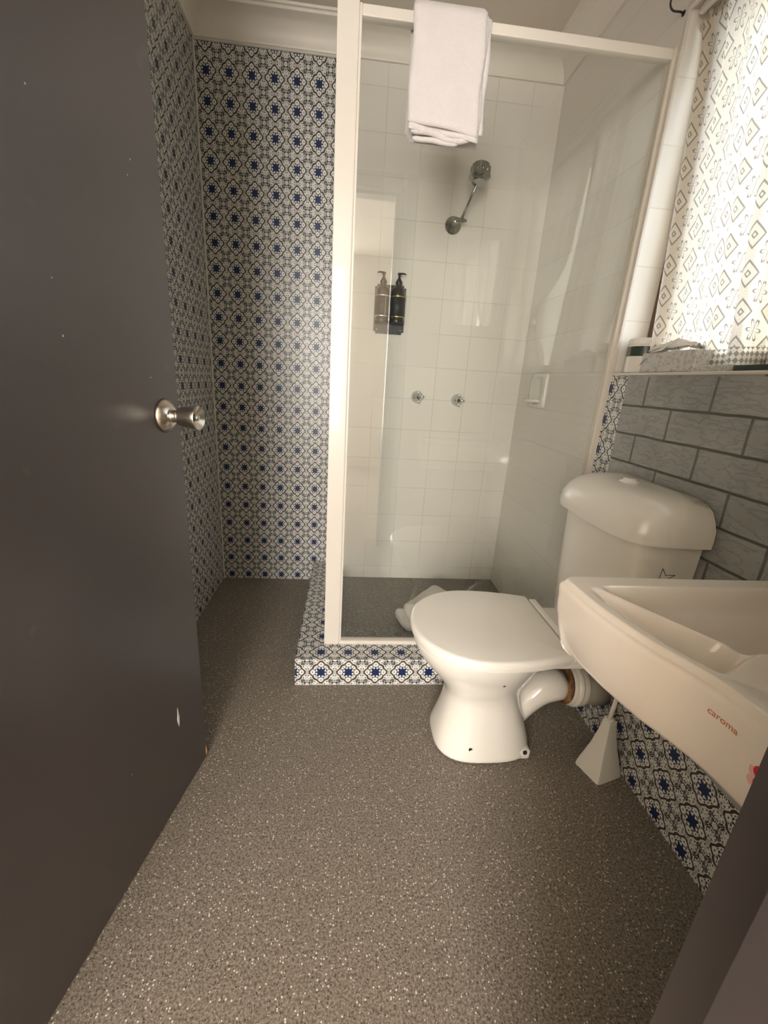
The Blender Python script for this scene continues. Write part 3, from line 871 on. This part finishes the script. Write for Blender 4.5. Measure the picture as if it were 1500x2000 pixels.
# lid and seat
def seat_ring(k, z, hx=.622, hw=.163):
    pts = []; n = 44
    cx, a, b = .415, .212 * k, .198 * k
    for i in range(n + 1):
        th = pi * .5 + pi * i / n
        c, s = math.cos(th), math.sin(th)
        pts.append((cx + a * math.copysign(abs(c) ** (2 / 2.15), c), TY + b * math.copysign(abs(s) ** (2 / 2.05), s)))
    hx = .415 + (hx - .415) * k; hw *= k
    m = 10
    for i in range(1, m + 1):
        s = i / m; pts.append((cx + (hx - cx) * s, TY - (b + (hw - b) * (s ** 1.8))))
    for i in range(m + 1): pts.append((hx, TY - hw + 2 * hw * i / m))
    for i in range(m - 1, 0, -1):
        s = i / m; pts.append((cx + (hx - cx) * s, TY + (b + (hw - b) * (s ** 1.8))))
    return [Vector((x, y, z)) for x, y in pts]
o = obj('seat', loft([seat_ring(.965, .384), seat_ring(.975, .388), seat_ring(.975, .396), seat_ring(.96, .399)]), 'seat', t); autosm(o, 40)
o = obj('lid', loft([seat_ring(.975, .3995), seat_ring(.998, .4015), seat_ring(1.0, .408), seat_ring(.992, .4145), seat_ring(.975, .4180), seat_ring(.94, .4195), seat_ring(.5, .4205)]), 'seat', t); autosm(o, 40)
bm = bmesh.new(); add_box(bm, .628, .652, TY - .155, TY + .155, .392, .412, 0, .006, 3)
o = obj('hinge_bar', bm, 'seat', t); autosm(o, 50)
# cistern: tapered tank with bowed front, overhanging domed lid with push button
def cis(z, front, half, back=.845, n=44, e=5.0, bow=.012):
    pts = []
    for i in range(n + 1):
        a = pi * (i / n - .5); sn, cs = math.sin(a), math.cos(a)
        yy = math.copysign(abs(sn) ** (2 / e), sn); xx = abs(cs) ** (2 / e)
        pts.append((back - (back - front) * xx + bow * yy * yy * (xx > .5), TY - .017 + yy * half))
    pts = [(back, TY - .017 - half)] + pts[1:-1] + [(back, TY - .017 + half)]
    return [Vector((x, y, z)) for x, y in pts]
tank = obj('cistern', loft([cis(.395, .690, .165), cis(.42, .680, .176), cis(.60, .675, .187), cis(.77, .670, .192)]), 'plastic', t); autosm(tank, 45)
lidr = [cis(.757, .648, .213), cis(.775, .647, .214), cis(.800, .650, .212), cis(.822, .662, .202), cis(.842, .682, .188), cis(.854, .706, .168), cis(.861, .735, .14, .840), cis(.863, .77, .11, .835)]
lid = obj('cistern_lid', loft(lidr), 'plastic', t); autosm(lid, 60)
o = obj('flush_button', lathe((.770, TY - .005, .858), (0, 0, 1), [(0, .026), (.005, .026), (.008, .022), (.009, .018), (.012, .0165), (.014, .014)], 32), 'seat', lid); autosm(o, 40)
# small line drawing of a flower on the tank
bm = bmesh.new()
def stroke(pts, r=.0007): add_tube(bm, pts, r, 6)
def dp(x, z): return Vector((x, SY, z))
SY = TY - .017 - .1900
K = [(.757, .668), (.760, .697), (.772, .679), (.796, .680), (.778, .669), (.784, .652), (.769, .661), (.752, .650)]
for a, b in zip(K, K[1:] + K[:1]): stroke([dp(*a), dp((a[0] + b[0]) / 2, (a[1] + b[1]) / 2), dp(*b)])
for k in range(8):
    a = 2 * pi * k / 8; stroke([dp(.764 + .008 * math.cos(a), .662 + .008 * math.sin(a)), dp(.764 + .008 * math.cos(a + .8), .662 + .008 * math.sin(a + .8))])
stroke([dp(.732, .655), dp(.742, .656), dp(.752, .652)], .002)
obj('flower_print', bm, 'ink', tank)
attach(t)
# waste connector
t = thing('waste_pipe', 'grey waste pipe with rust stained collar between toilet and wall', 'pipe', loc=(.80, TY, .12))
PY = TY + .01
o = obj('collar', lathe((.722, PY, .186), (1, 0, -.12), [(0, .052), (.003, .060), (.010, .0635), (.018, .0635), (.022, .067), (.030, .068), (.036, .064), (.046, .0655), (.054, .063), (.058, .056)], 40), 'ceramic', t); autosm(o, 40)
obj('stained_seal', lathe((.7165, PY, .1865), (1, 0, -.12), [(0, .0505), (.001, .0585), (.006, .0605), (.010, .0600)], 40), 'rust', t, True)
obj('pipe', lathe((.77, PY, .180), (1, 0, -.12), [(0, .055), (.085, .055)], 32), 'pipe', t, True)
attach(t)

# toilet brush in its holder
a_, b_, c_ = Vector((.729, .949, 0)), Vector((.758, .868, 0)), Vector((.850, .895, 0))
d_ = Vector((.822, .985, 0))
ctr = Vector((.800, .935, 0)); topc = Vector((.772, .905, 0))
rings = []
for z, k in ((0, 1.0), (.02, .93), (.06, .74), (.10, .56), (.15, .40), (.19, .31), (.205, .28), (.208, .24)):
    f = z / .208; c = ctr.lerp(topc, f ** 1.4)
    base = [a_, b_, c_, d_]; rg = []
    q = [(c + (p - ctr) * k) for p in base]
    for i in range(4):
        p0, p1, p2 = q[i - 1], q[i], q[(i + 1) % 4]
        for s in (.0, .5, 1.): 
            A = p1.lerp(p0, .10); B = p1.lerp(p2, .10)
            v = (A * (1 - s) + B * s); v = v.lerp(p1, .5 if s == .5 else 0); rg.append(Vector((v.x, v.y, z)))
    rings.append(rg)
t = thing('brush_holder', 'cream flared toilet brush holder on the floor under the basin', 'brush holder', loc=(.79, .93, 0))
o = obj('holder_body', loft(rings), 'plastic', t); autosm(o, 35); attach(t)
t = thing('toilet_brush', 'thin cream toilet brush handle sticking out of the flared holder', 'toilet brush', loc=(.766, .90, .206))
obj('handle', tube([(.767, .903, .200), (.771, .903, .26), (.776, .905, .36)], .0062, 14), 'plastic', t, True)
obj('brush_cap', lathe((.767, .903, .2075), (0, 0, 1), [(0, .0150), (.004, .012), (.006, .0075)], 20), 'plastic', t, True)
attach(t)

# ------------------------------------------------------------------ basin
RZ = .780
left = [(.375, .640), (.380, .545), (.388, .493), (.401, .439), (.418, .399), (.430, .361), (.434, .311), (.437, .174)]
poly = left + [(.842, .174), (.846, .40), (.846, .640)]
def dens(p, n):
    q = []
    for a, b in zip(p, p[1:] + p[:1]):
        m = max(1, int(math.hypot(a[0] - b[0], a[1] - b[1]) / .045))
        for k in range(m): q.append((a[0] + (b[0] - a[0]) * k / m, a[1] + (b[1] - a[1]) * k / m))
    return q
po = chaikin(dens(poly, 1), 2)
cxb, cyb = .64, .41
def bound(th):
    d = (math.cos(th), math.sin(th)); best = 1e9
    for a, b in zip(po, po[1:] + po[:1]):
        ex, ey = b[0] - a[0], b[1] - a[1]; den = d[0] * ey - d[1] * ex
        if abs(den) < 1e-12: continue
        tt = ((a[0] - cxb) * ey - (a[1] - cyb) * ex) / den; s = ((a[0] - cxb) * d[1] - (a[1] - cyb) * d[0]) / den
        if tt > 0 and -1e-9 <= s <= 1 + 1e-9: best = min(best, tt)
    return best
def ss(a, b, x): x = max(0, min(1, (x - a) / (b - a))); return x * x * (3 - 2 * x)
def line_d(p, a, b):  # signed distance, positive to the right of a->b
    ex, ey = b[0] - a[0], b[1] - a[1]; L = math.hypot(ex, ey)
    return ((p[0] - a[0]) * ey - (p[1] - a[1]) * ex) / L
def smin(v, k=.012):
    return -k * math.log(sum(math.exp(-x / k) for x in v))
def xleft(y):
    pts = left
    for (x0, y0), (x1, y1) in zip(pts, pts[1:]):
        if y1 <= y <= y0: return x0 + (x1 - x0) * (y - y0) / (y1 - y0)
    return .437 if y < .2 else .375
RA, RB = (.425, .588), (.516, .425)          # ridge between soap trough and bowl
def height(x, y):
    z = RZ
    # bowl
    dl = line_d((x, y), RB, RA); df = .600 - y; dr = .815 - x
    # deck boundary curves from the left rim into the bowl
    ydk = .385 + .045 * ss(.43, .56, x)
    dn = y - ydk
    db = smin([dl, df, dr, dn + .01], .010)
    z -= .115 * ss(.0, .10, db) * .75 + .03 * ss(-.002, .022, db)
    # trough between left rim and ridge
    dlr = x - xleft(y) - .020
    along = ss(.60, .44, y)
    dt = smin([dlr, -dl + .001 + .05 * ss(.445, .39, y), dn + .01, .598 - y], .006)
    z -= (.012 + .050 * along) * ss(0, .030, dt)
    # slight hollow of the deck
    z -= .012 * ss(0, .05, min(ydk - y, x - xleft(y) - .012, .83 - x, y - .182)) * .6
    return z
NT, NR = 380, 130
bm = bmesh.new(); ths = [2 * pi * k / NT for k in range(NT)]; bd = [bound(t_) for t_ in ths]
rings = []
c0v = bm.verts.new((cxb, cyb, height(cxb, cyb)))
for j in range(1, NR + 1):
    f = 1 - (1 - j / NR) ** 1.15; rg = []
    for k, th in enumerate(ths):
        rr_ = bd[k] * f; x, y = cxb + math.cos(th) * rr_, cyb + math.sin(th) * rr_
        e = bd[k] - rr_
        z = height(x, y) - .009 * (1 - ss(0, .009, e)) 
        rg.append(bm.verts.new((x, y, z)))
    rings.append(rg)
for dz, off in ((-.013, .0030), (-.019, .0035), (-.05, .0005), (-.09, -.008), (-.120, -.0165), (-.127, -.020), (-.132, -.027), (-.134, -.045)):
    rg = []
    for k, th in enumerate(ths):
        rr_ = bd[k]
        x, y = cxb + math.cos(th) * rr_, cyb + math.sin(th) * rr_
        # push along the outline normal
        k0, k1 = (k - 1) % NT, (k + 1) % NT
        ax_, ay_ = cxb + math.cos(ths[k0]) * bd[k0], cyb + math.sin(ths[k0]) * bd[k0]; bx_, by_ = cxb + math.cos(ths[k1]) * bd[k1], cyb + math.sin(ths[k1]) * bd[k1]
        nx_, ny_ = (by_ - ay_), -(bx_ - ax_); L = math.hypot(nx_, ny_) or 1
        o_ = off if y > .18 else 0
        rg.append(bm.verts.new((x + nx_ / L * o_, max(.1705, y + ny_ / L * o_), RZ + dz)))
    rings.append(rg)
for k in range(NT): bm.faces.new((c0v, rings[0][k], rings[0][(k + 1) % NT]))
for a, b in zip(rings, rings[1:]):
    for k in range(NT): bm.faces.new((a[k], b[k], b[(k + 1) % NT], a[(k + 1) % NT]))
bm.faces.new(rings[-1])
t = thing('wash_basin', 'cream ceramic wall basin at the right, in front of the cistern', 'basin', loc=(.64, YF, .64))
o = obj('basin_body', bm, 'ceramic2', t, True)
obj('basin_waste', lathe((.66, .50, height(.66, .50) - .002), (0, 0, 1), [(0, .022), (.004, .022), (.005, .018), (.002, .016)], 28), 'chrome', t, True)
obj('wall_bracket', box(.48, .80, YF, YF + .05, .60, .70, .004), 'powder_grey', t)
# maker's word on the left side of the basin
fc = bpy.data.curves.new('maker_word', 'FONT'); fc.body = 'caroma'; fc.size = .0118; fc.align_x = 'CENTER'; fc.align_y = 'CENTER'; fc.space_character = 1.0
tmp = bpy.data.objects.new('tmp_text', fc); C.objects.link(tmp)
me = bpy.data.meshes.new_from_object(tmp.evaluated_get(bpy.context.evaluated_depsgraph_get()))
bpy.data.objects.remove(tmp)
from mathutils.bvhtree import BVHTree
bt = BVHTree.FromPolygons([v.co for v in o.data.vertices], [p.vertices for p in o.data.polygons])
def on_side(y, z, off=.0006):
    h = bt.ray_cast(Vector((.2, y, z)), Vector((1, 0, 0)))
    return Vector(((h[0].x if h[0] else .44) - off, y, z))
LC = (.3455, .745)
for v in me.vertices:
    v.co = on_side(LC[0] - v.co.x, LC[1] + v.co.y)
me.materials.append(P['orange'])
o = bpy.data.objects.new('maker_word', me); C.objects.link(o); o.parent = t; o['label'] = 'orange word caroma'
# red flower transfer near the corner
bm = bmesh.new()
for (dy, dz, r, mi) in ((0, 0, .011, 0), (.009, .007, .007, 0), (-.009, .006, .007, 0), (.008, -.008, .007, 0), (-.007, -.009, .006, 0), (.016, -.010, .006, 1), (.013, .004, .008, 1), (.0, .016, .007, 1)):
    cpt = on_side(.289 + dy, .716 + dz, .0010 + .0005 * (1 - mi))
    vs_ = [bm.verts.new(cpt + Vector((0, r * math.cos(2 * pi * k / 14), r * math.sin(2 * pi * k / 14)))) for k in range(14)]
    f = bm.faces.new(vs_); f.material_index = mi
o = obj('flower_transfer', bm, ['red', 'pink'], t); attach(t)

# ------------------------------------------------------------------ things on the sill
t = thing('tissue_box', 'grey marbled tissue box on the window sill with a tissue pulled out', 'tissue box', loc=(.89, 1.16, ZS))
bm = bmesh.new(); add_box(bm, .862, .919, 1.056, 1.262, ZS + .001, ZS + .055, 0, .0015, 1); obj('carton', bm, 'marble', t)
bm = bmesh.new(); random.seed(4)
G = [[None] * 13 for _ in range(11)]
for i in range(11):
    for j in range(13):
        s = (i / 10 - .5); q = j / 12 - .5
        hgt = .030 * math.exp(-(s * 2.2) ** 2) * (1 - abs(q) * 1.2) + .003
        G[i][j] = bm.verts.new((.888 + s * .05 + .004 * math.sin(j), 1.165 + q * .16 + .01 * s, ZS + .0555 + max(0, hgt) + .004 * math.sin(i * 1.7 + j * .9)))
for i in range(10):
    for j in range(12): bm.faces.new((G[i][j], G[i + 1][j], G[i + 1][j + 1], G[i][j + 1]))
for k in range(6):
    pass
A = [(.858, 1.262, ZS + .022), (.858, 1.235, ZS + .052), (.858, 1.18, ZS + .058), (.880, 1.16, ZS + .088), (.90, 1.21, ZS + .062)]
va = [bm.verts.new(p) for p in A]; bm.faces.new((va[0], va[1], va[3])); bm.faces.new((va[1], va[2], va[3])); bm.faces.new((va[0], va[3], va[4]))
o = obj('tissue', bm, 'tissue', t, True); attach(t)
md = o.modifiers.new('thickness', 'SOLIDIFY'); md.thickness = .0006

t = thing('wipes_tub', 'cream round tub with dark green band behind the tissue box', 'tub', loc=(.905, 1.315, ZS))
o = obj('tub_body', lathe((.905, 1.315, ZS + .001), (0, 0, 1), [(0, .048), (.002, .050), (.082, .050), (.084, .049)], 44), 'plastic', t); autosm(o, 40)
o = obj('printed_band', lathe((.905, 1.315, ZS + .001), (0, 0, 1), [(.048, .0502), (.048, .0506), (.076, .0506), (.076, .0502)], 44), 'green', t); autosm(o, 40)
o = obj('tub_lid', lathe((.905, 1.315, ZS + .084), (0, 0, 1), [(0, .0515), (.012, .0515), (.016, .048), (.018, .035)], 44), 'tissue', t); autosm(o, 40)
attach(t)
bm = bmesh.new(); add_box(bm, .868, .915, .955, 1.040, ZS + .001, ZS + .016, 0, .003, 2)
tag(obj('small_packet', bm, 'marble'), 'small pale grey packet lying on the sill right of the tissue box', 'packet')
bm = bmesh.new(); add_box(bm, .870, .905, .84, .948, ZS + .001, ZS + .014, 0, .003, 2)
tag(obj('flat_case', bm, 'green'), 'flat dark green case lying on the sill under the curtain hem', 'case')
